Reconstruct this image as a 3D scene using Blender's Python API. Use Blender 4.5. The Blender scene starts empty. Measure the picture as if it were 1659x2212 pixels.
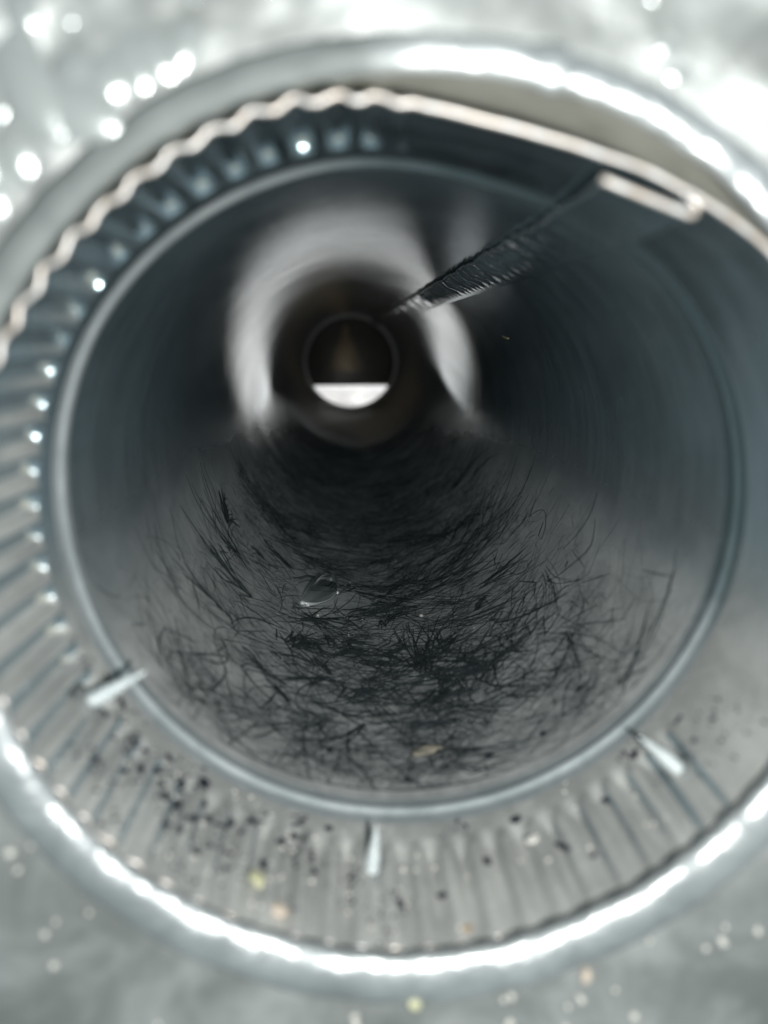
import bpy, math, random
import numpy as np
from mathutils import Vector, Matrix, noise as mnoise
random.seed(11); rng = np.random.default_rng(11)
scene = bpy.context.scene
MM = 0.001
PI = math.pi

# ------------------------------------------------------------------ camera
# world: the duct's axis is +Y (into the duct), Z up; the duct's centre line is x = z = 0. Shapes are written in mm.
CAM = Vector((-8.6, 0.0, 26.2))
F, VPX, VPY, IW, IH = 1671.0, 739.7, 730.2, 1659.0, 2212.0
dv = Vector(((VPX - IW/2)/F, -(VPY - IH/2)/F, 1.0)).normalized()      # duct axis in (right, up, forward)
Xc = (Vector((1, 0, 0)) - dv*dv.x).normalized()
Zc = Xc.cross(dv)
if Zc.y < 0: Zc = -Zc
right = Vector((Xc.x, dv.x, Zc.x)); up = Vector((Xc.y, dv.y, Zc.y)); fwd = Vector((Xc.z, dv.z, Zc.z))
cd = bpy.data.cameras.new('camera'); cam = bpy.data.objects.new('camera', cd)
scene.collection.objects.link(cam)
cam.matrix_world = Matrix(((right.x, up.x, -fwd.x, CAM.x*MM), (right.y, up.y, -fwd.y, CAM.y*MM),
                           (right.z, up.z, -fwd.z, CAM.z*MM), (0, 0, 0, 1)))
cd.sensor_fit = 'VERTICAL'; cd.sensor_height = 32.0; cd.sensor_width = 24.0
cd.lens = F/IH*32.0
cd.clip_start = 0.002; cd.clip_end = 20.0
cd.dof.use_dof = True; cd.dof.focus_distance = 0.215; cd.dof.aperture_fstop = 8.3
cd.dof.aperture_blades = 0
scene.camera = cam

# ------------------------------------------------------------------ light
w = bpy.data.worlds.new('World'); scene.world = w; w.use_nodes = True
bg = w.node_tree.nodes['Background']
bg.inputs['Color'].default_value = (0.60, 0.89, 0.94, 1); bg.inputs['Strength'].default_value = 0.24
fl = bpy.data.lights.new('phone_flash', 'POINT'); fl.energy = 0.74; fl.color = (0.985, 1.0, 0.98)
fl.shadow_soft_size = 0.0022
flo = bpy.data.objects.new('phone_flash', fl); scene.collection.objects.link(flo)
flo.location = (CAM + right*16.0 - up*11.0 - fwd*2.0)*MM
al = bpy.data.lights.new('hood_daylight', 'AREA'); al.energy = 0.25; al.color = (1.0, 0.985, 0.96)
al.shape = 'RECTANGLE'; al.size = 0.12; al.size_y = 0.06
alo = bpy.data.objects.new('hood_daylight', al); scene.collection.objects.link(alo)
alo.location = (0.01, 1.165, 0.030); alo.rotation_euler = (0, 0, 0)

vs = scene.view_settings
vs.view_transform = 'Standard'; vs.look = 'None'; vs.exposure = 0.0; vs.gamma = 1.0; vs.use_curve_mapping = False
cy = scene.cycles
cy.use_denoising = True
cy.max_bounces = 14; cy.glossy_bounces = 12; cy.diffuse_bounces = 4; cy.transmission_bounces = 8
cy.sample_clamp_indirect = 6.0; cy.blur_glossy = 0.2
cy.caustics_reflective = True; cy.caustics_refractive = True

# ------------------------------------------------------------------ helpers
col = scene.collection
def V(x, y, z): return (x*MM, y*MM, z*MM)

def mesh_obj(name, verts, faces, mat, parent=None, smooth=True):
    me = bpy.data.meshes.new(name)
    me.from_pydata(verts, [], faces); me.update()
    if smooth: me.polygons.foreach_set('use_smooth', [True]*len(me.polygons))
    o = bpy.data.objects.new(name, me); col.objects.link(o)
    if mat: me.materials.append(mat)
    if parent: o.parent = parent
    return o

def tag(o, label=None, cat=None, group=None, kind=None):
    if label: o['label'] = label
    if cat: o['category'] = cat
    if group: o['group'] = group
    if kind: o['kind'] = kind
    return o

def empty(name, loc=(0, 0, 0)):
    o = bpy.data.objects.new(name, None); col.objects.link(o); o.location = loc; o.empty_display_size = 0.01
    return o

def grid_faces(ni, nj, closed):
    f = []
    for i in range(ni if closed else ni-1):
        i2 = (i+1) % ni
        for j in range(nj-1):
            f.append((i*nj+j, i*nj+j+1, i2*nj+j+1, i2*nj+j))
    return f

def tube_geo(pts, rads, k, verts, faces, cap=True):
    """append a k-sided tube along pts (Vectors, metres)"""
    n = len(pts); b = len(verts)
    for i in range(n):
        t = (pts[min(i+1, n-1)] - pts[max(i-1, 0)])
        t = t.normalized() if t.length > 1e-12 else Vector((0, 1, 0))
        a = Vector((0, 0, 1)) if abs(t.z) < 0.9 else Vector((1, 0, 0))
        u = t.cross(a).normalized(); v = t.cross(u)
        for q in range(k):
            an = 2*PI*q/k
            verts.append(tuple(pts[i] + (u*math.cos(an) + v*math.sin(an))*rads[i]))
    for i in range(n-1):
        for q in range(k):
            q2 = (q+1) % k
            faces.append((b+i*k+q, b+i*k+q2, b+(i+1)*k+q2, b+(i+1)*k+q))
    if cap:
        faces.append(tuple(b+q for q in range(k))[::-1]); faces.append(tuple(b+(n-1)*k+q for q in range(k)))

def sstep(a, b, x):
    t = min(1.0, max(0.0, (x-a)/(b-a))); return t*t*(3-2*t)

# ------------------------------------------------------------------ materials
class NT:
    def __init__(s, name):
        s.m = bpy.data.materials.new(name); s.m.use_nodes = True; s.t = s.m.node_tree
        s.p = s.t.nodes['Principled BSDF']
    def n(s, kind, **kw):
        nd = s.t.nodes.new(kind)
        for k, v in kw.items(): setattr(nd, k, v)
        return nd
    def l(s, a, b): s.t.links.new(a, b)
    def coords(s, scale=(1, 1, 1), obj=True):
        tc = s.n('ShaderNodeTexCoord'); mp = s.n('ShaderNodeMapping'); mp.inputs['Scale'].default_value = scale
        s.l(tc.outputs['Object'], mp.inputs['Vector']); return mp.outputs['Vector']
    def noise(s, vec, scale, detail=4, rough=0.55, dist=0.0):
        nd = s.n('ShaderNodeTexNoise'); s.l(vec, nd.inputs['Vector'])
        nd.inputs['Scale'].default_value = scale; nd.inputs['Detail'].default_value = detail
        nd.inputs['Roughness'].default_value = rough; nd.inputs['Distortion'].default_value = dist
        return nd.outputs['Fac']
    def ramp(s, fac, stops):
        r = s.n('ShaderNodeValToRGB'); s.l(fac, r.inputs['Fac'])
        el = r.color_ramp.elements
        while len(el) < len(stops): el.new(0.5)
        for e, (p, c) in zip(el, stops):
            e.position = p; e.color = c if len(c) == 4 else (*c, 1)
        return r.outputs['Color']
    def math(s, op, a, b=None, c=None, clamp=False):
        m = s.n('ShaderNodeMath', operation=op); m.use_clamp = clamp
        for i, x in enumerate((a, b, c)):
            if x is None: continue
            if isinstance(x, (int, float)): m.inputs[i].default_value = x
            else: s.l(x, m.inputs[i])
        return m.outputs[0]
    def mix(s, fac, a, b):
        m = s.n('ShaderNodeMix', data_type='RGBA')
        for sock, x in ((m.inputs[0], fac), (m.inputs[6], a), (m.inputs[7], b)):
            if isinstance(x, (int, float)): sock.default_value = x
            elif isinstance(x, tuple): sock.default_value = (*x, 1) if len(x) == 3 else x
            else: s.l(x, sock)
        return m.outputs[2]
    def maprange(s, v, a, b, c=0.0, d=1.0, smooth=True):
        m = s.n('ShaderNodeMapRange'); m.interpolation_type = 'SMOOTHSTEP' if smooth else 'LINEAR'
        s.l(v, m.inputs[0])
        for i, x in enumerate((a, b, c, d)): m.inputs[i+1].default_value = x
        return m.outputs[0]
    def bump(s, h, strength, dist, prev=None):
        b = s.n('ShaderNodeBump'); b.inputs['Strength'].default_value = strength; b.inputs['Distance'].default_value = dist
        s.l(h, b.inputs['Height'])
        if prev is not None: s.l(prev, b.inputs['Normal'])
        return b.outputs['Normal']

def mat_duct(name, lint):
    """galvanised sheet, brushed round the pipe; settled dust on its lower half, lint film deeper in"""
    N = NT(name); p = N.p
    brush = N.noise(N.coords((18, 900, 18)), 1.0, 5, 0.65)
    cloud = N.noise(N.coords((1, 0.6, 1)), 45, 5, 0.6, 0.6)
    fine = N.noise(N.coords((1, 1, 1)), 900, 3, 0.6)
    metal = N.mix(cloud, (0.215, 0.292, 0.33), (0.34, 0.425, 0.465))
    tc = N.n('ShaderNodeTexCoord'); sx = N.n('ShaderNodeSeparateXYZ'); N.l(tc.outputs['Object'], sx.inputs[0])
    z = sx.outputs['Z']; y = sx.outputs['Y']; x = sx.outputs['X']
    # dust lies below the middle of the pipe with a ragged upper limit
    wob = N.math('MULTIPLY_ADD', cloud, 0.016, -0.008)
    zz = N.math('ADD', N.math('ADD', z, wob), N.maprange(y, 0.18, 0.42, 0.0, 0.012))
    # dust settles on whatever faces upwards
    ge = N.n('ShaderNodeNewGeometry'); sn = N.n('ShaderNodeSeparateXYZ'); N.l(ge.outputs['Normal'], sn.inputs[0])
    nz = N.math('SUBTRACT', sn.outputs['Z'], N.math('MULTIPLY', N.math('ADD', wob, N.maprange(y, 0.18, 0.42, 0.0, 0.012)), 20.0))
    dust = N.math('MULTIPLY', N.maprange(nz, *((-0.22, 0.52) if lint else (-0.10, 0.42))), N.maprange(N.math('MULTIPLY_ADD', cloud, 0.10, N.math('SUBTRACT', y, 0.05)), 0.24, 0.66, 1.0, 0.12))
    streak = N.noise(N.coords((160, 60, 60)), 1.0, 5, 0.65, 0.4)
    dcol = N.mix(N.maprange(streak, 0.35, 0.68), *(((0.40, 0.405, 0.40), (0.56, 0.56, 0.55)) if lint else ((0.35, 0.35, 0.337), (0.50, 0.497, 0.475))))
    # lint film: felted dark fibres, mostly at the bottom of the pipe and further in
    f1 = N.noise(N.coords((500, 90, 500)), 1.0, 6, 0.75, 1.2)
    f2 = N.noise(N.coords((1, 1, 1)), 60, 6, 0.7, 1.5)
    if lint:
        dep = N.maprange(y, 0.125, 0.30)
        dep2 = N.maprange(y, 0.30, 0.62, 1.0, 0.0)
        low = N.maprange(zz, -0.006, -0.028)
        cov = N.math('MULTIPLY', N.math('MULTIPLY', dep, dep2), low)
        pat = N.math('ADD', N.math('MULTIPLY', f1, 0.5), N.math('MULTIPLY', f2, 0.5))
        thr = N.math('MULTIPLY_ADD', cov, -0.15, 0.60)
        film = N.math('MULTIPLY', N.math('SUBTRACT', pat, thr), 5.0, clamp=True)
        film = N.math('MULTIPLY', film, N.maprange(zz, 0.000, -0.014))
        dcol = N.mix(film, dcol, (0.050, 0.066, 0.072))
    base = N.mix(dust, metal, dcol)
    N.l(base, p.inputs['Base Color'])
    upd = N.math('ADD', N.maprange(nz, -1.0, 0.15, *((0.30, 0.46) if lint else (0.14, 0.60))), N.math('ADD', N.math('MULTIPLY_ADD', cloud, 0.3, -0.15), N.math('MULTIPLY_ADD', N.noise(N.coords((30, 260, 30)), 1.0, 4, 0.7), 0.36, -0.18)))   # thin haze of dust elsewhere
    dd = N.math('MAXIMUM', N.math('MULTIPLY', dust, 0.93), upd)
    N.l(N.math('SUBTRACT', 1.0, dd), p.inputs['Metallic'])
    r0 = N.math('MULTIPLY_ADD', cloud, 0.07, 0.03)
    N.l(N.math('MULTIPLY_ADD', dust, 0.5, r0, clamp=True), p.inputs['Roughness'])
    p.inputs['Anisotropic'].default_value = 0.0
    b1 = N.bump(brush, 0.08, 0.0002)
    b2 = N.bump(N.noise(N.coords(), 25, 1, 0.4), 0.10, 0.0012, b1)
    b3 = N.bump(fine, 0.05, 0.0003, b2)
    b3 = N.bump(N.math('MULTIPLY', fine, dust), 0.30, 0.0005, b3)
    N.l(b3, p.inputs['Normal'])
    return N.m

def mat_plate(name, lo=(0.36, 0.39, 0.39), hi=(0.60, 0.63, 0.62), metallic=0.35, rough=0.34, bump=0.5, sc=120):
    N = NT(name); p = N.p
    a = N.noise(N.coords(), sc, 5, 0.6, 0.5)
    b = N.noise(N.coords(), sc*5, 4, 0.6)
    vor = N.n('ShaderNodeTexVoronoi'); N.l(N.coords(), vor.inputs['Vector']); vor.inputs['Scale'].default_value = sc*1.6
    N.l(N.mix(N.maprange(a, 0.32, 0.68), lo, hi), p.inputs['Base Color'])
    p.inputs['Metallic'].default_value = metallic
    N.l(N.math('MULTIPLY_ADD', b, 0.22, rough-0.08), p.inputs['Roughness'])
    n1 = N.bump(a, bump, 0.0012)
    n2 = N.bump(b, bump*0.5, 0.0003, n1)
    N.l(n2, p.inputs['Normal'])
    return N.m

def mat_plain(name, c1, c2, metallic=0.0, rough=0.5, scale=300, bump=0.2, dist=0.0003):
    N = NT(name); p = N.p
    a = N.noise(N.coords(), scale, 4, 0.6)
    N.l(N.mix(N.maprange(a, 0.3, 0.7), c1, c2), p.inputs['Base Color'])
    p.inputs['Metallic'].default_value = metallic
    N.l(N.math('MULTIPLY_ADD', a, 0.2, rough-0.1), p.inputs['Roughness'])
    if bump: N.l(N.bump(a, bump, dist), p.inputs['Normal'])
    return N.m

M_duct = mat_duct('galvanised_duct_wall', True)
M_crimp = mat_duct('galvanised_crimped_end', False)
M_plate = mat_plate('dull_galvanised_plate', (0.19, 0.20, 0.193), (0.38, 0.392, 0.385), 0.25, 0.40, 0.35, 70)
M_rim = mat_plate('bright_rolled_rim', (0.42, 0.44, 0.445), (0.64, 0.66, 0.66), 0.65, 0.36, 0.8, 75)
def shaded_side(m):
    N = NT.__new__(NT); N.m = m; N.t = m.node_tree; N.p = N.t.nodes['Principled BSDF']
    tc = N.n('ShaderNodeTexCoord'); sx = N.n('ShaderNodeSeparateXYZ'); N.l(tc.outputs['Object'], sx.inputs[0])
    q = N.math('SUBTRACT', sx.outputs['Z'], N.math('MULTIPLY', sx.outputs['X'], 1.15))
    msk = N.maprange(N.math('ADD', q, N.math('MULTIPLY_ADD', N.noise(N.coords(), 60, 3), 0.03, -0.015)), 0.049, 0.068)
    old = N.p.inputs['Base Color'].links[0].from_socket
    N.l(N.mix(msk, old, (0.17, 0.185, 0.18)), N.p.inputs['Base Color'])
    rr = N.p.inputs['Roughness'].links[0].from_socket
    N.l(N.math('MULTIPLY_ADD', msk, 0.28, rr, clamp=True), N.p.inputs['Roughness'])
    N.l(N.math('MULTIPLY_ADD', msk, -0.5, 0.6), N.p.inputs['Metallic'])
def dull_bead(m):
    N = NT.__new__(NT); N.m = m; N.t = m.node_tree; N.p = N.t.nodes['Principled BSDF']
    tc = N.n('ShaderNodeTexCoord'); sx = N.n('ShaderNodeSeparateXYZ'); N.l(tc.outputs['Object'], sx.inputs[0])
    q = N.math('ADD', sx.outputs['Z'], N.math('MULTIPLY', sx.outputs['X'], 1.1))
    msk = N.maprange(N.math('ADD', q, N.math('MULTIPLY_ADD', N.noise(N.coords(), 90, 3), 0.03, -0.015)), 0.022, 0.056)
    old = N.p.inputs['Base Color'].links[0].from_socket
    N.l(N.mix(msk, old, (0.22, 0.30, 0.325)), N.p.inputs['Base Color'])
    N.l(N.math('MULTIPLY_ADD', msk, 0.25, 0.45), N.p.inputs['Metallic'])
shaded_side(M_rim)     # upper-left rim darkened in its colour to paint out the highlight there
M_sleeve = mat_plain('collar_sleeve', (0.44, 0.44, 0.39), (0.56, 0.56, 0.50), 0.1, 0.5, 120)
M_bead = mat_plate('clean_bead_metal', (0.46, 0.50, 0.51), (0.62, 0.65, 0.66), 0.45, 0.36, 0.25, 120)
dull_bead(M_bead)    # lighter on the left and bottom, darker at the upper right
M_edge = mat_plain('bare_cut_edge', (0.74, 0.64, 0.56), (0.86, 0.84, 0.82), 0.55, 0.42, 500, 0.2)
M_seam = mat_plate('seam_fold_metal', (0.27, 0.34, 0.375), (0.40, 0.48, 0.52), 0.42, 0.20, 0.15, 100)
M_screw = mat_plain('zinc_screw', (0.70, 0.76, 0.76), (0.84, 0.88, 0.88), 0.3, 0.38, 900, 0.15)
M_lint = mat_plain('dark_lint', (0.012, 0.020, 0.023), (0.035, 0.047, 0.050), 0.0, 0.85, 400, 0.0)
M_fleck = mat_plain('black_fleck', (0.010, 0.013, 0.02), (0.03, 0.035, 0.045), 0.0, 0.8, 900, 0.2)
M_grit = mat_plain('pale_grit', (0.62, 0.58, 0.50), (0.85, 0.84, 0.80), 0.0, 0.25, 900, 0.3)
M_yellow = mat_plain('yellow_crumb', (0.60, 0.58, 0.34), (0.74, 0.72, 0.50), 0.0, 0.6, 800, 0.4)
M_peach = mat_plain('peach_crumb', (0.62, 0.50, 0.40), (0.76, 0.66, 0.56), 0.0, 0.6, 800, 0.4)
M_rust = mat_plain('rusty_crumb', (0.38, 0.24, 0.12), (0.50, 0.34, 0.18), 0.0, 0.7, 800, 0.4)
M_tan = mat_plain('tan_flake', (0.42, 0.36, 0.27), (0.60, 0.54, 0.44), 0.0, 0.7, 700, 0.5)
M_straw = mat_plain('straw_fibre', (0.75, 0.60, 0.25), (0.85, 0.72, 0.40), 0.0, 0.4, 700, 0.0)
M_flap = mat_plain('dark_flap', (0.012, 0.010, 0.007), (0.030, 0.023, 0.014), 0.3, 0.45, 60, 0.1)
def reflection_wedge(m):       # brownish reflection on the flap, painted into its colour as a wedge
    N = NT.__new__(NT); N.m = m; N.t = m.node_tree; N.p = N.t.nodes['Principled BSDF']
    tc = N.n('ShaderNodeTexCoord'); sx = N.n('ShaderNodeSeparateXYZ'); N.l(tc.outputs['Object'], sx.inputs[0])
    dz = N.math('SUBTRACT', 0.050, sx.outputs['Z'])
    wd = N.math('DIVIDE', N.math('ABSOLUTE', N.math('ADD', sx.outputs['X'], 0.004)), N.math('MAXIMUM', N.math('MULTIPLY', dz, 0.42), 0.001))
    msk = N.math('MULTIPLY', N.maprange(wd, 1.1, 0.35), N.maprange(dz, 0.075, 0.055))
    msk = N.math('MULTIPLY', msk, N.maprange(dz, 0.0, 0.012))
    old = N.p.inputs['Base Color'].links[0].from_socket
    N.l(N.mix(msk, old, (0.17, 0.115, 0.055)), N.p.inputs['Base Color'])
reflection_wedge(M_flap)
M_ring = mat_plain('joint_ring_metal', (0.22, 0.22, 0.21), (0.30, 0.30, 0.28), 0.6, 0.5, 200, 0.1)
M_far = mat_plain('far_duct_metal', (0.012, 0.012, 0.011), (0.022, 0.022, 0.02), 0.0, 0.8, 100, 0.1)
M_sill = mat_plain('grey_hood_floor', (0.20, 0.20, 0.20), (0.42, 0.42, 0.42), 0.0, 0.5, 45, 0.1)
M_hood = mat_plain('white_hood', (0.78, 0.79, 0.80), (0.86, 0.87, 0.88), 0.0, 0.5, 90, 0.1)
def mat_water():
    N = NT('water'); t = N.t
    out = t.nodes['Material Output']
    tr = N.n('ShaderNodeBsdfTransparent'); tr.inputs['Color'].default_value = (0.93, 0.95, 0.95, 1)
    gl = N.n('ShaderNodeBsdfGlossy'); gl.inputs['Roughness'].default_value = 0.13; gl.inputs['Color'].default_value = (1, 1, 1, 1)
    lw = N.n('ShaderNodeLayerWeight'); lw.inputs['Blend'].default_value = 0.5
    mx = N.n('ShaderNodeMixShader'); N.l(N.math('ADD', N.math('MULTIPLY', N.math('POWER', lw.outputs['Facing'], 1.6), 0.9), 0.10, clamp=True), mx.inputs[0]); N.l(tr.outputs[0], mx.inputs[1]); N.l(gl.outputs[0], mx.inputs[2])
    N.l(mx.outputs[0], out.inputs['Surface'])
    return N.m
M_water = mat_water()
M_glint = mat_plain('droplet_glint', (0.80, 0.82, 0.82), (0.9, 0.92, 0.92), 0.25, 0.15, 300, 0.0)

# ------------------------------------------------------------------ shape of the duct
OV = [(-180, -0.4), (-170, -0.8), (-148, -1.1), (-120, -0.9), (-92, -0.6), (-65, 0.1), (-39, 0.7), (-14, 1.2), (5, 1.1),
      (25, 1.1), (43, 0.8), (54, -0.1), (61, -0.9), (67, -1.5), (75, -1.7), (82, -1.4), (90, -0.8), (98, -0.1), (113, 0.3),
      (132, 1.0), (147, 1.3), (163, 0.6), (180, -0.4)]
OVx = np.array([a for a, b in OV]); OVy = np.array([b for a, b in OV])
_dense = np.interp(np.arange(-180, 180), OVx, OVy)
_k = np.exp(-0.5*(np.arange(-15, 16)/4.0)**2); _k /= _k.sum()
_dense = np.convolve(np.concatenate([_dense[-15:], _dense, _dense[:15]]), _k, 'valid')
def oval(th):
    d = (math.degrees(th) + 180) % 360
    i = int(d); t = d - i
    return _dense[i % 360]*(1-t) + _dense[(i+1) % 360]*t
EDT = [(-180, 0.3), (-150, 0.2), (-120, 0.6), (-90, 0.8), (-50, 0.8), (0, 0.9), (43, 0.8), (49, -0.2), (54, -0.9), (57.5, -1.5), (61, -1.7), (67, -2.6),
       (75, -3.0), (82.3, -2.85), (88.6, -2.1), (92.5, -1.6), (98, -0.8), (107, 0.0), (130, -0.1), (152, 0.0), (180, 0.2)]
_ed = np.interp(np.arange(-180, 180), [a for a, b in EDT], [b for a, b in EDT])
_k2 = np.exp(-0.5*(np.arange(-15, 16)/1.6)**2); _k2 /= _k2.sum()
_ed = np.convolve(np.concatenate([_ed[-15:], _ed, _ed[:15]]), _k2, 'valid')
def edge_off(th):
    d = (math.degrees(th) + 180) % 360
    i = int(d); t = d - i
    return _ed[i % 360]*(1-t) + _ed[(i+1) % 360]*t
Y_EDGE, Y_BEAD, Y_END = 86.2, 112.6, 868.0
def crimp_mask(d):      # d degrees; no crimps on either side of the lock seam
    d = d % 360
    return sstep(89, 95, d)*(1 - sstep(318, 328, d))
def rwall(th, y):
    d = math.degrees(th) % 360
    fade = 1.0 if y < Y_BEAD else math.exp(-(y - Y_BEAD)/110.0)
    r = 50.0 + oval(th)*fade
    if y < Y_BEAD:
        k = (Y_BEAD - y)/(Y_BEAD - Y_EDGE)
        r = 50.0 + oval(th)*(1-k) + (1.1 + edge_off(th))*k
        jit = 0.10*math.sin(d*0.9+1.0) + 0.08*math.sin(d*2.3)
        A = (0.50 + jit + 0.16*sstep(-0.2, 0.6, -math.sin(th)) + 0.14*math.exp(-((d-200)/22.0)**2))*(1 - sstep(104.55 - 2.2*sstep(0.1, 0.5, -math.sin(th)), 105.25 + 1.2*sstep(0.1, 0.5, -math.sin(th)), y))*crimp_mask(d)*(1.62 - 0.95*k**3)
        ph = 72*th + 0.25*math.sin(3*th) + 0.35*math.sin(7.3*th)
        r += A*(0.35 + 0.95*math.cos(ph)) + 0.45*A*max(0.0, math.cos(ph))**2*sstep(102.0, 104.4, y)*sstep(-0.75, -0.25, math.sin(th))
    # deep in, slight dents
    r += 0.10*math.sin(2*th + y*0.013)*min(1.0, max(0.0, (y-150)/200.0))
    return r
def wall_pt(th, y, inset=0.0):
    r = rwall(th, y) - inset
    return Vector((r*math.cos(th)*MM, y*MM, r*math.sin(th)*MM))

duct = empty('metal_duct', (0, Y_EDGE*MM, 0))
tag(duct, 'round galvanised duct with crimped end and lock seam, seen down its bore', 'duct')
duct_inv = Matrix.Translation((0, -Y_EDGE*MM, 0))
def to_duct(o):      # keep coordinates: parts are built about the world origin
    o.parent = duct; o.matrix_parent_inverse = duct_inv
    return o

# crimped end
NTH = 1440
ys = list(np.concatenate([np.linspace(Y_EDGE, 102, 20), np.linspace(102.4, 104.5, 7), np.linspace(104.6, 105.3, 8), np.linspace(105.8, 109.6, 6)]))
vv = [V(rwall(t, y)*math.cos(t), y, rwall(t, y)*math.sin(t)) for t in np.linspace(-PI, PI, NTH, endpoint=False) for y in ys]
ce = to_duct(mesh_obj('crimped_end', vv, grid_faces(NTH, len(ys), True), M_crimp))
tag(ce, 'finely corrugated end of the duct')
# bead: a groove pressed outwards
NB = 360; nbp = 21
vv = []
for t in np.linspace(-PI, PI, NB, endpoint=False):
    for j in range(nbp):
        s = j/(nbp-1); y = 109.6 + 6.4*s; s = min(1.0, max(0.0, (s-0.32)/0.36))
        r = rwall(t, y) - ((0.62 - 0.16*math.sin(t))*(1 - 0.85*math.exp(-((((math.degrees(t)-38+180) % 360)-180)/46.0)**2)) + 0.06*math.sin(5*t))*math.sin(PI*s)**1.2
        vv.append(V(r*math.cos(t), y, r*math.sin(t)))
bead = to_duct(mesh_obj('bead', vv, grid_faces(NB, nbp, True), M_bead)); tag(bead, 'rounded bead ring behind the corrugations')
# bore
yb = list(116.0 + (Y_END-116.0)*(np.linspace(0, 1, 90)**1.6))
vv = [V(rwall(t, y)*math.cos(t), y, rwall(t, y)*math.sin(t)) for t in np.linspace(-PI, PI, NB, endpoint=False) for y in yb]
to_duct(mesh_obj('bore_wall', vv, grid_faces(NB, len(yb), True), M_duct))
# outer skin of the crimped end and the bare cut edge
ys2 = np.linspace(Y_EDGE, 130, 12)
vv = [V((rwall(t, y)+0.62)*math.cos(t), y, (rwall(t, y)+0.62)*math.sin(t)) for t in np.linspace(-PI, PI, NTH, endpoint=False) for y in ys2]
to_duct(mesh_obj('outer_skin', vv, grid_faces(NTH, len(ys2), True), M_sleeve))
vv = []
for t in np.linspace(-PI, PI, NTH, endpoint=False):
    r0 = rwall(t, Y_EDGE) + 0.31
    for q in range(7):
        a = PI*q/6
        r = r0 - 0.37*math.cos(a); y = Y_EDGE + 0.05 - 0.34*math.sin(a)
        vv.append(V(r*math.cos(t), y, r*math.sin(t)))
edge = to_duct(mesh_obj('cut_edge', vv, grid_faces(NTH, 7, True), M_edge)); tag(edge, 'pale wavy cut edge of the sheet')

# lock seam: the sheet doubles back on itself in a hairpin
def seam_frame(y):
    th = math.radians(57.5) if y > 100 else math.radians(57.5)
    rw = min(rwall(th, y), 50.2)
    n = Vector((-math.cos(th), 0, -math.sin(th))); s = Vector((math.sin(th), 0, -math.cos(th)))
    return th, rw, n, s
def seam_profile(y):
    """centre line from the free edge round the hairpin back to the wall: list of (s, n)"""
    k = math.exp(-(y - Y_EDGE)/22.0)
    y0_ = y; y = y + 1.7*math.sin(y*0.115) + 0.8*math.sin(y*0.31+2.0)
    dp = sstep(180, 420, y0_)
    gap = 1.05 + 0.3*k - 0.45*dp
    rip = 0.0
    s0 = -5.2 - 1.8*k; s1 = 4.4 - 1.4*k
    wob = 0.22*math.sin(y*0.21) + 0.20*math.sin(y*0.83+1.0)
    notch = 0.45*max(0.0, math.sin(y*2*PI/7.4))**4*sstep(110, 170, y)
    s0 += wob*(1-k) + notch
    pts = []
    for i in range(12):
        t = i/11.0
        s = s0 + (s1 - s0)*t
        ripple = 0.42*math.sin(2*PI*(y + 2.2*t)/7.4)*math.sin(PI*min(1.0, 0.15+t))*sstep(125, 190, y)
        ripple += 0.45*math.exp(-((t-0.32)/0.10)**2)*math.exp(-((((y+1.5) % 7.4)-3.7)/1.0)**2)*sstep(105, 150, y)
        pts.append((s, gap + (0.35+1.9*k-0.2*dp)*(1-t) + ripple*(1-0.6*dp)))
    rb = gap/2
    for i in range(1, 9):
        a = PI/2 - PI*i/8
        pts.append((s1 + rb*0.9*math.cos(a), rb + rb*math.sin(a)))
    pts.append((s1 - 1.5, -0.1))
    return pts
ysm = np.concatenate([np.arange(Y_EDGE-0.2, 330, 0.55), np.linspace(331, Y_END-1, 120)])
vv = []; half = 0.30
for y in ysm:
    th, rw, n, s = seam_frame(y)
    base = Vector((rw*math.cos(th), y, rw*math.sin(th)))
    pr = seam_profile(y); m = len(pr)
    nrm = []
    for i in range(m):
        a = pr[max(i-1, 0)]; b = pr[min(i+1, m-1)]
        tx, ty = b[0]-a[0], b[1]-a[1]; L = math.hypot(tx, ty) or 1
        nrm.append((-ty/L, tx/L))
    def P(i, off):
        q = pr[i]; nn = nrm[i]; c = base + s*(q[0]+nn[0]*off) + n*(q[1]+nn[1]*off)
        return (c.x*MM, c.y*MM, c.z*MM)
    vv += [P(i, half) for i in range(m)] + [P(i, -half) for i in range(m-1, -1, -1)]
K = 2*m
fc = []
for j in range(len(ysm)-1):
    for q in range(K):
        q2 = (q+1) % K
        fc.append((j*K+q, j*K+q2, (j+1)*K+q2, (j+1)*K+q))
seam = to_duct(mesh_obj('lock_seam', vv, fc, M_duct)); tag(seam, 'folded lock seam strip running down the bore')
# its bare front edge
fe_v = []
pr = seam_profile(Y_EDGE); th, rw, n, s = seam_frame(Y_EDGE); base = Vector((rw*math.cos(th), Y_EDGE-0.2, rw*math.sin(th)))
fv, ff = [], []
tube_geo([(base + s*a + n*b)*MM for a, b in pr], [0.40*MM]*len(pr), 10, fv, ff)
e2 = to_duct(mesh_obj('seam_cut_edge', fv, ff, M_edge)); tag(e2, 'bright hairpin edge of the folded seam')

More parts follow.
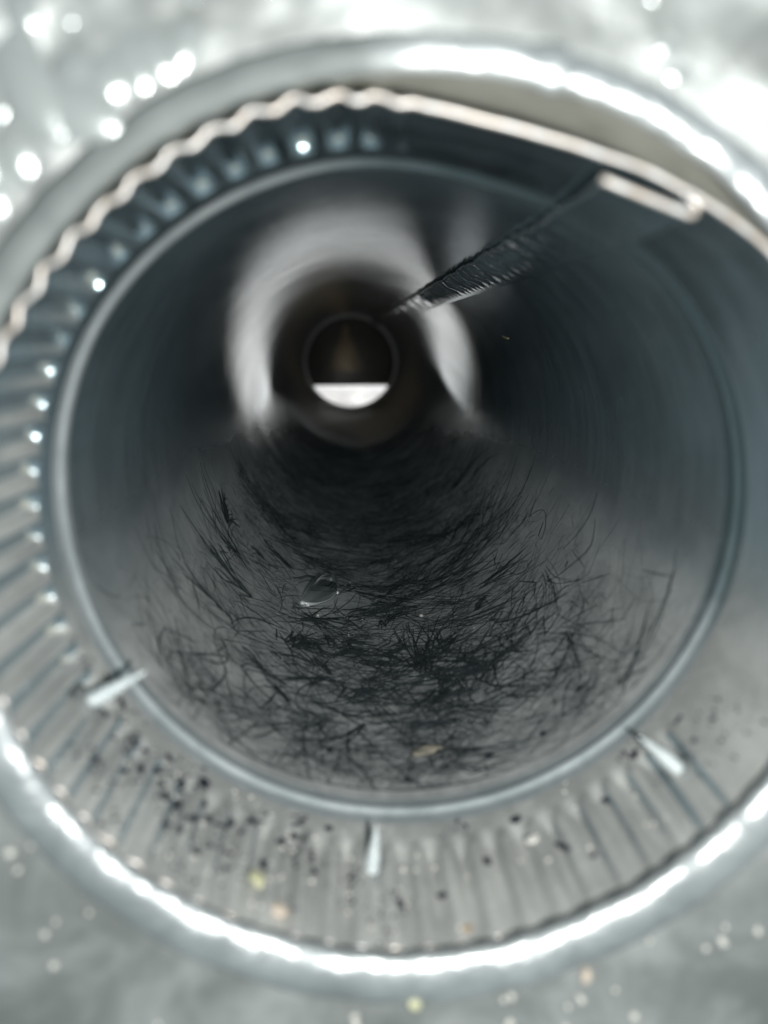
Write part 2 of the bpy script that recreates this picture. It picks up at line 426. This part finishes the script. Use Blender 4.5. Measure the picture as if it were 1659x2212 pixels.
# ------------------------------------------------------------------ plate with rolled rim round the duct
plate = empty('mounting_plate', V(0, 82, 0)); tag(plate, 'dented galvanised plate with a rolled rim round the duct opening', 'plate')
pinv = Matrix.Translation(Vector(V(0, -82, 0)))
def to_plate(o): o.parent = plate; o.matrix_parent_inverse = pinv; return o
RCX, RCZ, RR, RT, RY = 0.5, 0.25, 52.95, 2.85, 82.3
def plate_y(r, th):
    x, z = r*math.cos(th), r*math.sin(th)
    dg = math.degrees(th)
    base = RY + 0.6 - 0.27*math.exp(-((dg-53)/9.0)**2)*(min(r, 59.5) - 55.5) - (0.24 + 0.10*math.exp(-((dg-134)/12.0)**2))*(r - 55.5)
    a = mnoise.noise(Vector((x*0.11, z*0.11, 3.0)))*1.1 + mnoise.noise(Vector((x*0.27, z*0.27, 9.0)))*0.45
    tl = math.exp(-(((x+44)/22.0)**2 + ((z-44)/26.0)**2))           # hammered dents, upper left
    a2 = mnoise.noise(Vector((x*0.22, z*0.22, 5.0)))*1.6*tl
    return base + (a*0.40 + a2*0.7)*sstep(55.0, 59.0, r)
NP = 480; rs = list(np.linspace(54.2, 95, 60)) + [110, 140, 190]
vv = []
for t in np.linspace(-PI, PI, NP, endpoint=False):
    for r in rs:
        vv.append(V(RCX + r*math.cos(t), plate_y(min(r, 95), t), RCZ + r*math.sin(t)))
to_plate(mesh_obj('sheet', vv, grid_faces(NP, len(rs), True), M_plate))
vv = []; nq = 22
for t in np.linspace(-PI, PI, NP, endpoint=False):
    wob = 0.35*math.cos(t-math.radians(135)) + 0.22*math.sin(3*t+0.5) + 0.16*math.sin(7*t) + 0.10*mnoise.noise(Vector((math.cos(t)*9, math.sin(t)*9, 1)))
    dent = 0.35*mnoise.noise(Vector((math.cos(t)*14, math.sin(t)*14, 7)))
    for q in range(nq):
        a = 2*PI*q/nq
        rt = RT - 0.25 - 0.85*math.sin(t) + (dent*0.6 if math.cos(a) < 0 else 0.0)
        r = RR + wob + rt*math.cos(a); y = RY + rt*0.58*math.sin(a) + 0.30*mnoise.noise(Vector((math.cos(t)*16, math.sin(t)*16, math.cos(a)*0.8))) + 0.10*mnoise.noise(Vector((math.cos(t)*45, math.sin(t)*45, math.cos(a)*1.5)))
        vv.append(V(RCX + r*math.cos(t), y, RCZ + r*math.sin(t)))
f = []
for i in range(NP):
    i2 = (i+1) % NP
    for q in range(nq):
        q2 = (q+1) % nq
        f.append((i*nq+q, i*nq+q2, i2*nq+q2, i2*nq+q))
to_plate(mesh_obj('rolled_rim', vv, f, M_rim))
ysl = np.linspace(RY+1.5, 140, 14)
vv = [V(RCX + (RR+1.7)*math.cos(t), y, RCZ + (RR+1.7)*math.sin(t)) for t in np.linspace(-PI, PI, 240, endpoint=False) for y in ysl]
to_plate(mesh_obj('collar_sleeve', vv, grid_faces(240, len(ysl), True), M_sleeve))
# overlap joint in the rim
ja, jb = math.radians(75.8), math.radians(79.5)
vv = []
for t in np.linspace(ja, jb, 14):
    e = min(1.0, (t-ja)/math.radians(0.5))
    for q in range(nq):
        a = 2*PI*q/nq; rt = RT - 0.25 - 0.85*math.sin(t) + 0.10 + 0.42*e*sstep(0, 1, (jb-t)/(jb-ja)*1.4)
        vv.append(V(RCX + (RR + rt*math.cos(a))*math.cos(t), RY + rt*0.58*math.sin(a), RCZ + (RR + rt*math.cos(a))*math.sin(t)))
f = []
for i in range(13):
    for q in range(nq):
        q2 = (q+1) % nq
        f.append((i*nq+q, i*nq+q2, (i+1)*nq+q2, (i+1)*nq+q))
to_plate(mesh_obj('rim_joint', vv, f, M_rim))

# ------------------------------------------------------------------ far end: joint ring, next duct, damper flap, hood
ring_v = []
for t in np.linspace(-PI, PI, 128, endpoint=False):
    for (r, y) in ((50.3, 868.4), (50.3, 866), (48.7, 866), (48.4, 866.6), (48.4, 868.6)):
        ring_v.append(V(r*math.cos(t), y, r*math.sin(t)))
nd = empty('far_duct', V(0, 867, 0)); tag(nd, 'wider dark duct box joined to the far end of the bore', 'duct')
ninv = Matrix.Translation(Vector(V(0, -867, 0)))
o = mesh_obj('joint_ring', ring_v[:], grid_faces(128, 5, True), M_ring, None, False); o.parent = nd; o.matrix_parent_inverse = ninv
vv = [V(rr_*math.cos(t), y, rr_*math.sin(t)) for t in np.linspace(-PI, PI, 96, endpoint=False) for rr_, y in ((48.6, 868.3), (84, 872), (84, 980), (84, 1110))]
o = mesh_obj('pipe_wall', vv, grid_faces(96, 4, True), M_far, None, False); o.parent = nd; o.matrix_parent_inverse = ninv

# damper flap: thick disc segment hanging across the upper part, its lower edge straight
fl_out = []
zb, RF = -38.2, 82.0
for a in np.linspace(math.asin(zb/RF), PI - math.asin(zb/RF), 60): fl_out.append((RF*math.cos(a), RF*math.sin(a)))
vv = [V(x, 1085+0.02*z, z) for x, z in fl_out] + [V(x, 1086.2+0.02*z, z) for x, z in fl_out]
n = len(fl_out)
fc = [tuple(range(n)), tuple(range(2*n-1, n-1, -1))] + [(i, i+n, (i+1) % n + n, (i+1) % n) for i in range(n)]
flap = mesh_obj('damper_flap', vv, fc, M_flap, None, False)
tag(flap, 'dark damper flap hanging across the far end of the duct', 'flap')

# outside hood: white scoop lit by daylight from above behind the flap
hood = empty('vent_hood', V(0, 1110, 0)); tag(hood, 'white vent hood catching daylight below the dark flap', 'hood')
hinv = Matrix.Translation(Vector(V(0, -1110, 0)))
def part(name, v, f, m):
    o = mesh_obj(name, v, f, m, None, False); o.parent = hood; o.matrix_parent_inverse = hinv
def boxgeo(x0, x1, y0, y1, z0, z1):
    v = [V(x, y, z) for x in (x0, x1) for y in (y0, y1) for z in (z0, z1)]
    return v, [(0, 1, 3, 2), (4, 6, 7, 5), (0, 4, 5, 1), (2, 3, 7, 6), (0, 2, 6, 4), (1, 5, 7, 3)]
v, f = boxgeo(-90, 90, 1110, 1204, 85, 87); part('hood_top', v, f, M_hood)
v, f = boxgeo(-90, 90, 1202, 1204, -100, 85); part('hood_back', v, f, M_hood)
v, f = boxgeo(-92, -90, 1110, 1204, -100, 87); part('hood_side', v, f, M_hood)
v, f = boxgeo(90, 92, 1110, 1204, -100, 87); part('hood_side', v, f, M_hood)
sv = [V(-90, 1111, -88), V(90, 1111, -88), V(90, 1202, -53), V(-90, 1202, -53), V(-90, 1111, -90), V(90, 1111, -90), V(90, 1202, -55), V(-90, 1202, -55)]
part('hood_floor', sv, [(0, 1, 2, 3), (7, 6, 5, 4), (0, 4, 5, 1), (1, 5, 6, 2), (2, 6, 7, 3), (3, 7, 4, 0)], M_sill)

# ------------------------------------------------------------------ screws poking through the wall
def screw(theta_deg, y0, length, rad, tilt_y, label):
    th = math.radians(theta_deg)
    root = empty('screw', wall_pt(th, y0, 0)); tag(root, label, 'screw', 'screw tips poking into the duct')
    inw = Vector((-math.cos(th), tilt_y, -math.sin(th))).normalized()
    a = inw.orthogonal().normalized(); b = inw.cross(a)
    # shaft: core with conical point
    pts, rr = [], []
    for i in range(26):
        t = i/25.0
        d = -1.2 + (length+1.2)*t
        taper = 1.0 if d < length*0.35 else max(0.14, 1 - (d-length*0.35)/(length*0.65)*0.86)
        pts.append(inw*d*MM); rr.append(rad*0.82*taper*MM)
    sv, sf = [], []
    tube_geo(pts, rr, 16, sv, sf)
    mesh_obj('shaft', sv, sf, M_screw, root)
    # helical thread
    hv, hf = [], []
    pts, rr = [], []
    pitch = 1.15; n = int((length-0.2)/pitch*20)
    for i in range(n):
        d = -0.6 + i/20.0*pitch
        if d > length-0.5: break
        taper = 1.0 if d < length*0.35 else max(0.14, 1 - (d-length*0.35)/(length*0.65)*0.86)
        an = 2*PI*i/20.0
        pts.append((inw*d + (a*math.cos(an) + b*math.sin(an))*rad*0.84*taper)*MM); rr.append(0.24*MM*(0.5+0.5*taper))
    tube_geo(pts, rr, 6, hv, hf)
    mesh_obj('thread', hv, hf, M_screw, root)
    # burr of torn metal round the hole
    bv, bf = [], []
    k = 28
    for i in range(k):
        an = 2*PI*i/k
        d = (a*math.cos(an) + b*math.sin(an))
        h = 0.5 + 0.5*mnoise.noise(Vector((math.cos(an)*2+y0, math.sin(an)*2, 1)))
        for (q, e) in ((rad+1.6, -0.35), (rad+0.7, 0.05), (rad+0.12, 0.2+0.5*h)):
            bv.append(tuple((d*q + inw*e)*MM))
    o = mesh_obj('burr', bv, grid_faces(k, 3, True), M_plate, root)
    return root
screw(-152.7, 100.5, 9.0, 1.2, 0.05, 'silver screw tip poking in at the lower left of the duct')
screw(-95.8, 100.5, 7.8, 1.1, 0.0, 'silver screw tip poking up from the bottom of the duct')
screw(-41.3, 97.5, 8.4, 1.15, -0.03, 'silver screw tip poking in at the lower right of the duct')

# ------------------------------------------------------------------ lint
def fibre_pts(th, y, head, length, curl, lift, step=1.2, hook=0.0):
    n = max(4, int(length/step)); st = length/n
    pts = []; s = 50*th
    turn = curl*random.gauss(0, 1)
    h0 = random.uniform(0.02, 0.12); ph = random.uniform(0, 6.28); fr = random.uniform(0.1, 0.4)
    for i in range(n+1):
        t = i/n
        h = h0 + lift*math.sin(PI*t)*(0.6+0.4*math.sin(fr*i+ph))
        pts.append(wall_pt(s/50.0, y, h))
        if random.random() < 0.06: head += random.gauss(0, 0.6)
        s += st*math.cos(head); y += st*math.sin(head)
        if i > 2 and (s > -50*math.radians(9) or s < -50*math.radians(171)): break
        y = max(y, 118.5)
        turn += random.gauss(0, curl*0.35)
        turn *= 0.96
        head += turn*st
    return pts
fv, ff = [], []
def add_fibre(th, y, head, length, rad, curl=0.03, lift=0.2):
    if y < 119: return
    if abs(math.degrees(th)+109) < 9 and abs(y-216) < 15: return      # the droplet has pushed the lint aside
    p = fibre_pts(th, y, head, length, curl, lift)
    n = len(p)
    tube_geo(p, [rad*MM*(0.45+0.55*math.sin(PI*(0.12+0.76*i/(n-1)))) for i in range(n)], 3, fv, ff, False)
# loose single hairs
def rand_spot():
    while True:
        y = 122 + 430*random.random()**1.55
        d = random.gauss(-92, 44)
        if -166 < d < -14:
            lim = min(sstep(-168, -132, d), 1 - sstep(-48, -12, d))
            patch = 0.55 + 1.5*mnoise.noise(Vector((d*0.07, y*0.045, 2.0))) + 0.8*mnoise.noise(Vector((d*0.2, y*0.13, 6.0)))
            patch += 0.35*sstep(190, 260, y)
            if random.random() < lim*max(0.04, patch): return math.radians(d), y
for i in range(16000):
    th, y = rand_spot()
    fine = random.random() < 0.87
    circ = random.choice([0, PI]) + random.gauss(0, 0.7) if random.random() < 0.15 else random.uniform(0, 2*PI)
    add_fibre(th, y, circ, random.choice([2.5, 4, 6, 9, 14, 22])*random.uniform(0.6, 1.3),
              random.uniform(0.011, 0.036) if fine else random.uniform(0.05, 0.11), random.uniform(0.002, 0.06), random.uniform(0, 0.4))
# matted strands: bundles that follow one another
for k in range(48):
    d = random.gauss(-90, 36); y = random.uniform(135, 320)
    if not -168 < d < -15: continue
    h = random.uniform(0, 2*PI); L = random.uniform(14, 45); c = random.uniform(0.01, 0.05)
    for i in range(random.randint(6, 16)):
        add_fibre(math.radians(d+random.gauss(0, 1.6)), y+random.gauss(0, 1.8), h+random.gauss(0, 0.12), L*random.uniform(0.5, 1.1),
                  random.uniform(0.04, 0.10), c, random.uniform(0, 0.8))
for k in range(55):
    d = random.gauss(-93, 17); y = random.uniform(140, 235)
    h = random.uniform(0, 2*PI); L = random.uniform(6, 20)
    for i in range(random.randint(4, 9)):
        add_fibre(math.radians(d+random.gauss(0, 0.5)), y+random.gauss(0, 0.5), h+random.gauss(0, 0.10), L*random.uniform(0.5, 1.1),
                  random.uniform(0.08, 0.17), 0.03, random.uniform(0, 0.9))
for k in range(80):          # bolder strands nearer the mouth
    add_fibre(math.radians(random.gauss(-95, 26)), random.uniform(124, 180), random.uniform(0, 2*PI), random.uniform(7, 24), random.uniform(0.09, 0.19), random.uniform(0.01, 0.06), random.uniform(0, 0.6))
# sweeping strands on the right
for (d0, y0, hd, L, n) in ((-80, 215, 0.45, 55, 18), (-72, 225, 0.75, 60, 15), (-60, 165, 2.7, 45, 10), (-76, 190, -0.3, 40, 10)):
    for i in range(n):
        add_fibre(math.radians(d0+random.gauss(0, 2.2)), y0+random.gauss(0, 3.0), hd+random.gauss(0, 0.07), L*random.uniform(0.5, 1.0),
                  random.uniform(0.05, 0.10), 0.012, random.uniform(0.1, 0.8))
lint = mesh_obj('lint_fibres', fv, ff, M_lint, None)
tag(lint, 'mat of dark lint fibres along the bottom of the bore', 'lint', kind='stuff')

# tufts that can be told apart
def tuft(d, y, head, L, n, spread, rad, label, curl=0.03, lift=0.6):
    tv, tf = [], []
    th = math.radians(d)
    for i in range(n):
        p = fibre_pts(th+random.gauss(0, spread)/50.0, y+random.gauss(0, spread), head+random.gauss(0, 0.22), L*random.uniform(0.45, 1.05), curl, lift*random.random(), 0.8)
        m = len(p)
        tube_geo(p, [rad*MM*random.uniform(0.7, 1.2)*(0.25+0.75*math.sin(PI*(0.08+0.84*j/(m-1)))) for j in range(m)], 4, tv, tf, False)
    o = mesh_obj('lint_tuft', tv, tf, M_lint)
    return tag(o, label, 'lint', 'lint tufts in the duct')
tuft(-149, 219, 1.9, 17, 16, 0.7, 0.20, 'spindle-shaped dark lint tuft on the left wall of the bore')
tuft(-116, 172, 1.2, 13, 22, 1.5, 0.20, 'ragged black lint tuft just below and left of the water droplet')
tuft(-106, 186, -1.2, 8, 12, 0.9, 0.18, 'short black lint tuft just below the water droplet')
tuft(-79, 166, 1.55, 34, 26, 0.8, 0.18, 'long straight dark lint strand lying lengthwise right of the droplet', 0.006)
tuft(-93, 206, 0.3, 13, 40, 2.4, 0.12, 'dense dark lint clump just right of the water droplet')
tuft(-131, 187, 3.0, 22, 10, 0.5, 0.16, 'thin bent lint strand reaching left of the water droplet', 0.03)
tuft(-100, 151, 0.9, 14, 16, 1.4, 0.19, 'forked dark lint tuft low in the middle of the bore', 0.08)
tuft(-62, 158, 2.6, 24, 18, 1.4, 0.16, 'curved dark lint strand on the lower right of the bore', 0.02)
tuft(-140, 208, -2.2, 10, 9, 0.6, 0.16, 'small hooked lint strand below the spindle-shaped tuft', 0.09)

# ------------------------------------------------------------------ water droplet
def droplet():
    nu, nv = 40, 16
    th0, y0 = math.radians(-109.0), 217.0
    vv = []
    ang = math.radians(73)
    for i in range(nv+1):
        e = i/nv                                   # 0 rim .. 1 top
        rr = math.cos(e*PI/2)**0.45; h = 4.2*math.sin(e*PI/2)**1.1
        for j in range(nu):
            a = 2*PI*j/nu
            wv = 1 + 0.10*math.sin(2*a+0.6) + 0.05*math.sin(3*a)
            u, v = rr*wv*14.0*math.cos(a), rr*wv*4.3*math.sin(a)*(1+0.22*math.cos(a))
            s = u*math.cos(ang) - v*math.sin(ang); yy = u*math.sin(ang) + v*math.cos(ang)
            vv.append(tuple(wall_pt(th0 + s/50.0, y0 + yy, h - 0.12)))
    f = []
    for i in range(nv):
        for j in range(nu):
            j2 = (j+1) % nu
            f.append((i*nu+j, i*nu+j2, (i+1)*nu+j2, (i+1)*nu+j))
    o = mesh_obj('water_droplet', vv, f, M_water)
    # glint edge: pale tube painting the bright edge of light round the droplet
    mp = []
    for j in range(nu+1):
        p0 = Vector(vv[2*nu + j % nu]); mp.append(p0)
    mv, mf = [], []
    tube_geo(mp, [(0.10 + 0.38*max(0.0, math.cos(2*(2*PI*j/nu - 0.35)))**2)*MM for j in range(nu+1)], 8, mv, mf, False)
    mesh_obj('glint_edge', mv, mf, M_glint, o)
    for (aj, sc) in ((19, 0.75), (22, 0.6), (33, 0.6)):  # pale beads standing in for glints of light on the droplet
        me = pebble_mesh('bead', M_glint, aj, 0.9, 0.1, 2)
        bo = bpy.data.objects.new('glint_bead', me); col.objects.link(bo); bo.parent = o
        bo.location = Vector(vv[nu + aj]); bo.scale = (sc*MM,)*3
    tag(o, 'clear elongated water droplet resting on the lint', 'droplet')

# ------------------------------------------------------------------ crumbs, flecks and grit
def pebble_mesh(name, mat, seed, flat=0.6, jag=0.35, sub=2):
    import bmesh
    bm = bmesh.new(); bmesh.ops.create_icosphere(bm, subdivisions=sub, radius=1.0)
    for v in bm.verts:
        k = 1 + jag*mnoise.noise(v.co*1.3 + Vector((seed*3.1, seed, 0)))+ 0.5*jag*mnoise.noise(v.co*3.1 + Vector((seed*1.7, 0, seed)))
        v.co *= k; v.co.z *= flat
    me = bpy.data.meshes.new(name); bm.to_mesh(me); bm.free()
    me.polygons.foreach_set('use_smooth', [True]*len(me.polygons)); me.materials.append(mat)
    return me
def put(me, name, d, y, sx, sy, sz, spin, label, cat, group=None, inset=0.0):
    o = bpy.data.objects.new(name, me); col.objects.link(o)
    th = math.radians(d)
    nrm = Vector((-math.cos(th), 0, -math.sin(th))); ty = Vector((0, 1, 0)); tx = ty.cross(nrm).normalized()
    c, s_ = math.cos(spin), math.sin(spin)
    ax = tx*c + ty*s_; ay = -tx*s_ + ty*c
    p = wall_pt(th, y, sz*0.5 + inset)
    o.matrix_world = Matrix(((ax.x*sx*MM, ay.x*sy*MM, nrm.x*sz*MM, p.x), (ax.y*sx*MM, ay.y*sy*MM, nrm.y*sz*MM, p.y),
                             (ax.z*sx*MM, ay.z*sy*MM, nrm.z*sz*MM, p.z), (0, 0, 0, 1)))
    return tag(o, label, cat, group)
droplet()
put(pebble_mesh('yellow_crumb', M_yellow, 2), 'crumb', -114.3, 94.2, 1.2, 1.7, 1.0, 0.5, 'pale yellow crumb lying on the lower corrugations', 'crumb')
put(pebble_mesh('peach_crumb', M_peach, 5), 'crumb', -110.4, 89.9, 1.4, 1.3, 1.0, 0.2, 'peach coloured crumb just inside the bottom rim', 'crumb')
put(pebble_mesh('rust_crumb', M_rust, 7), 'crumb', -82.0, 88.2, 0.6, 0.5, 0.5, 0.2, 'rusty orange crumb at the bottom cut edge', 'crumb')
put(pebble_mesh('cream_crumb', M_grit, 8), 'crumb', -68.0, 100.5, 1.1, 0.9, 0.7, 0.2, 'cream crumb on the corrugations right of the bottom screw', 'crumb')
put(pebble_mesh('tan_flake', M_tan, 9, 0.25, 0.7, 3), 'flake', -82.9, 131.0, 2.9, 1.3, 0.5, 0.25, 'tan ragged flake lying just inside the bead ring', 'flake')
put(pebble_mesh('white_grain', M_grit, 12), 'grain', -75.9, 200.3, 0.55, 0.75, 0.6, 0.4, 'white grain beside the dark lint right of the droplet', 'grain')
put(pebble_mesh('white_grain', M_grit, 13), 'grain', -109.0, 198.0, 0.40, 0.50, 0.5, 0.4, 'white grain directly below the water droplet', 'grain')
sv, sf = [], []
tube_geo([wall_pt(math.radians(31.2+0.5*t+0.6*t*t), 244+7*t, 0.1) for t in np.linspace(0, 1, 6)], [0.16*MM]*6, 5, sv, sf)
tag(mesh_obj('straw_fibre', sv, sf, M_straw), 'short golden fibre stuck on the upper right wall', 'fibre')

fleck_m = [pebble_mesh('black_fleck', M_fleck, 20+i, 0.35, 0.8, 2) for i in range(6)]
fl_spots = [(-139, 104, .9, .6), (-136, 103, 1.2, .7), (-134, 101, .8, .6), (-131, 103.5, 1.3, .8), (-128, 106, 1.2, .9), (-133, 98, .9, .6),
            (-141, 99, 1.0, .6), (-128, 98, 1.2, .6), (-122, 99, 1.0, .6), (-112, 101, 1.0, .8), (-114, 96.5, .7, .7), (-146, 96, 1.1, .5),
            (-149, 103, 1.4, .6), (-151, 107, 1.6, .5), (-125, 95, .8, .6), (-119, 97, .8, .5), (-104, 107, .7, .5), (-106, 99, .6, .5),
            (-77, 100, 1.0, .6), (-64, 97, 1.4, .5), (-70, 106, .9, 1.0), (-60, 95, 1.0, .5), (-84, 95, .9, .5), (-92, 93, .8, .5),
            (-54, 103, .9, .6), (-46, 106, .9, .7), (-36, 104, .8, .5), (-143, 102, 1.1, .6), (-138, 100, .9, .7), (-130, 100.5, 1.0, .6), (-126, 103, 1.0, .7), (-124, 101, .8, .7),
            (-121, 103, .9, .7), (-117, 103.5, 1.2, .6), (-135, 106, 1.1, .7), (-129, 95.5, .9, .6), (-110, 105, .8, .6), (-147, 107, 1.3, .6), (-72, 128, 1.0, .9), (-70, 125, .8, .8), (-47, 130, .8, .8), (-58, 124, .7, .6), (-104, 130, .8, .6), (-88, 122, .6, .5)]
for i, (d, y, a, b) in enumerate(fl_spots):
    put(fleck_m[i % 6], 'lint_fleck', d+random.uniform(-.6, .6), y+random.uniform(-.6, .6), a*random.uniform(0.7, 1.35), b*random.uniform(0.7, 1.2), 0.45, random.uniform(0, 3), 'small black lint fleck on the lower duct wall near its mouth', 'fleck', 'black flecks near the duct mouth')
grit_m = [pebble_mesh('grit', M_grit, 40+i, 0.8, 0.4, 2) for i in range(5)]
for i in range(70):
    d = random.uniform(-150, -45); y = random.uniform(88, 110)
    if random.random() < 0.55: d = random.uniform(-135, -88)
    s = random.uniform(0.14, 0.34)
    put(grit_m[i % 5], 'grit_grain', d, y, s, s*random.uniform(.8, 1.3), s, random.uniform(0, 3), 'tiny pale grit grain on the lower corrugations', 'grain', 'pale grit on the corrugations', 0.05)
for i in range(40):
    d = random.gauss(-95, 14); y = random.uniform(160, 330); s = random.uniform(0.10, 0.20)
    put(grit_m[i % 5], 'grit_grain', d, y, s, s, s, 0, 'tiny pale speck caught in the lint of the bore', 'grain', 'pale specks in the lint', 0.5)
# fine dirt gathered between the corrugations, lower left and bottom
dv_, df_ = [], []
for k in range(46):
    cdg = random.gauss(-128, 15) if k < 34 else random.uniform(-105, -25); cy_ = random.uniform(90, 108.5)
    for i in range(random.randint(6, 26)):
        th = math.radians(cdg + random.gauss(0, 1.6)); y = min(109.2, max(87.5, cy_ + random.gauss(0, 1.3)))
        c = wall_pt(th, y, 0.05); q = abs(random.gauss(0, 0.16))*MM + 0.06*MM; b = len(dv_)
        for ax in ((1, 0, 0), (-1, 0, 0), (0, 1.6, 0), (0, -1.6, 0), (0, 0, .8), (0, 0, -.8)):
            dv_.append(tuple(c + Vector(ax)*q*random.uniform(0.6, 1.4)))
        df_ += [(b, b+2, b+4), (b+2, b+1, b+4), (b+1, b+3, b+4), (b+3, b, b+4), (b+2, b, b+5), (b+1, b+2, b+5), (b+3, b+1, b+5), (b, b+3, b+5)]
tag(mesh_obj('fine_dirt', dv_, df_, M_fleck), 'fine dark dirt scattered over the lower corrugations', 'dirt', kind='stuff')
# specks on the plate and rim
def put_plate(me, d, r, s, label, group, name='grit_grain'):
    th = math.radians(d)
    o = bpy.data.objects.new(name, me); col.objects.link(o)
    y = plate_y(r, th) - s*0.5
    if abs(r - RR) < RT: y = RY - math.sqrt(max(0, RT*RT - (r-RR)**2))*0.95 - s*0.3
    o.location = V(RCX + r*math.cos(th), y, RCZ + r*math.sin(th)); o.scale = (s*MM, s*MM, s*MM); o.rotation_euler = (random.random()*3, random.random()*3, 0)
    tag(o, label, 'grain', group)
for i in range(36):
    d = random.uniform(-155, -45) if i < 26 else random.uniform(180, 225)
    put_plate(grit_m[i % 5], d, random.uniform(55.5, 66), random.uniform(0.25, 0.6), 'pale grit grain on the lower part of the plate', 'pale grit on the plate')
put_plate(pebble_mesh('yellow_grain', M_yellow, 61), -91, 55.6, 0.9, 'yellow grain below the bottom of the rim', 'crumbs by the rim', 'crumb')
put_plate(pebble_mesh('peach_grain', M_peach, 62), -68.5, 57.5, 1.0, 'peach grain on the plate below the rim, lower right', 'crumbs by the rim', 'crumb')

# shallow domes added on the plate to throw soft glints of the flash
M_glint_dome = mat_plain('glint_dome_metal', (0.34, 0.36, 0.355), (0.46, 0.48, 0.47), 0.35, 0.20, 150, 0.05)
def glint_dome_mesh(seed):
    k, m2 = 20, 6; bv = []
    for i in range(m2+1):
        e = i/m2*math.radians(36)
        for j in range(k):
            a = 2*PI*j/k
            q = math.sin(e)*(1+0.12*math.sin(2*a+seed)); bv.append((q*math.cos(a), -(math.cos(e)-math.cos(math.radians(36))), q*math.sin(a)))
    f = []
    for i in range(m2):
        for j in range(k):
            j2 = (j+1) % k
            f.append((i*k+j, i*k+j2, (i+1)*k+j2, (i+1)*k+j))
    me = bpy.data.meshes.new('glint_dome'); me.from_pydata(bv, [], f); me.update()
    me.polygons.foreach_set('use_smooth', [True]*len(me.polygons)); me.materials.append(M_glint_dome)
    return me
bms = [glint_dome_mesh(i) for i in range(3)]
BL = [(124.5, 67.0, 2.4), (126.5, 65.0, 2.5), (128.0, 62.6, 3.6), (133.5, 64.5, 4.0), (127.0, 59.6, 4.2), (123.0, 59.0, 3.4), (119.0, 59.5, 2.6), (117.5, 58.9, 3.0),
      (133.0, 60.0, 3.6), (136.0, 62.0, 4.2), (114.5, 58.4, 2.4), (131.0, 66.5, 3.0), (138.0, 59.0, 3.4), (135.0, 66.0, 4.0), (137.5, 64.0, 4.4), (134.5, 60.8, 3.6), (129.0, 60.6, 3.0), (125.0, 60.4, 3.0), (121.5, 60.2, 1.6), (97.0, 62.5, 1.2), (70.0, 61.5, 1.2),
      (129.5, 64.0, 1.3), (122.0, 64.5, 1.1), (130.5, 61.2, 2.2), (112.0, 62.0, 1.0), (105.0, 60.5, 1.2), (84.0, 62.0, 1.0),
      (64.5, 57.2, 2.0), (66.5, 58.5, 1.4)]
for i, (d, r, sc) in enumerate(BL):
    t = math.radians(d)
    o = bpy.data.objects.new('glint_dome', bms[i % 3]); col.objects.link(o)
    to_plate(o)
    o.location = V(RCX + r*math.cos(t), plate_y(r, t) + 0.12, RCZ + r*math.sin(t)); sc *= 1.5 if d > 110 else 1.0; o.scale = (sc*MM*random.uniform(.8, 1.8), sc*MM*0.9, sc*MM); o.rotation_euler = (0, (PI/2 - t) if d < 65 else random.uniform(0, 3), 0)
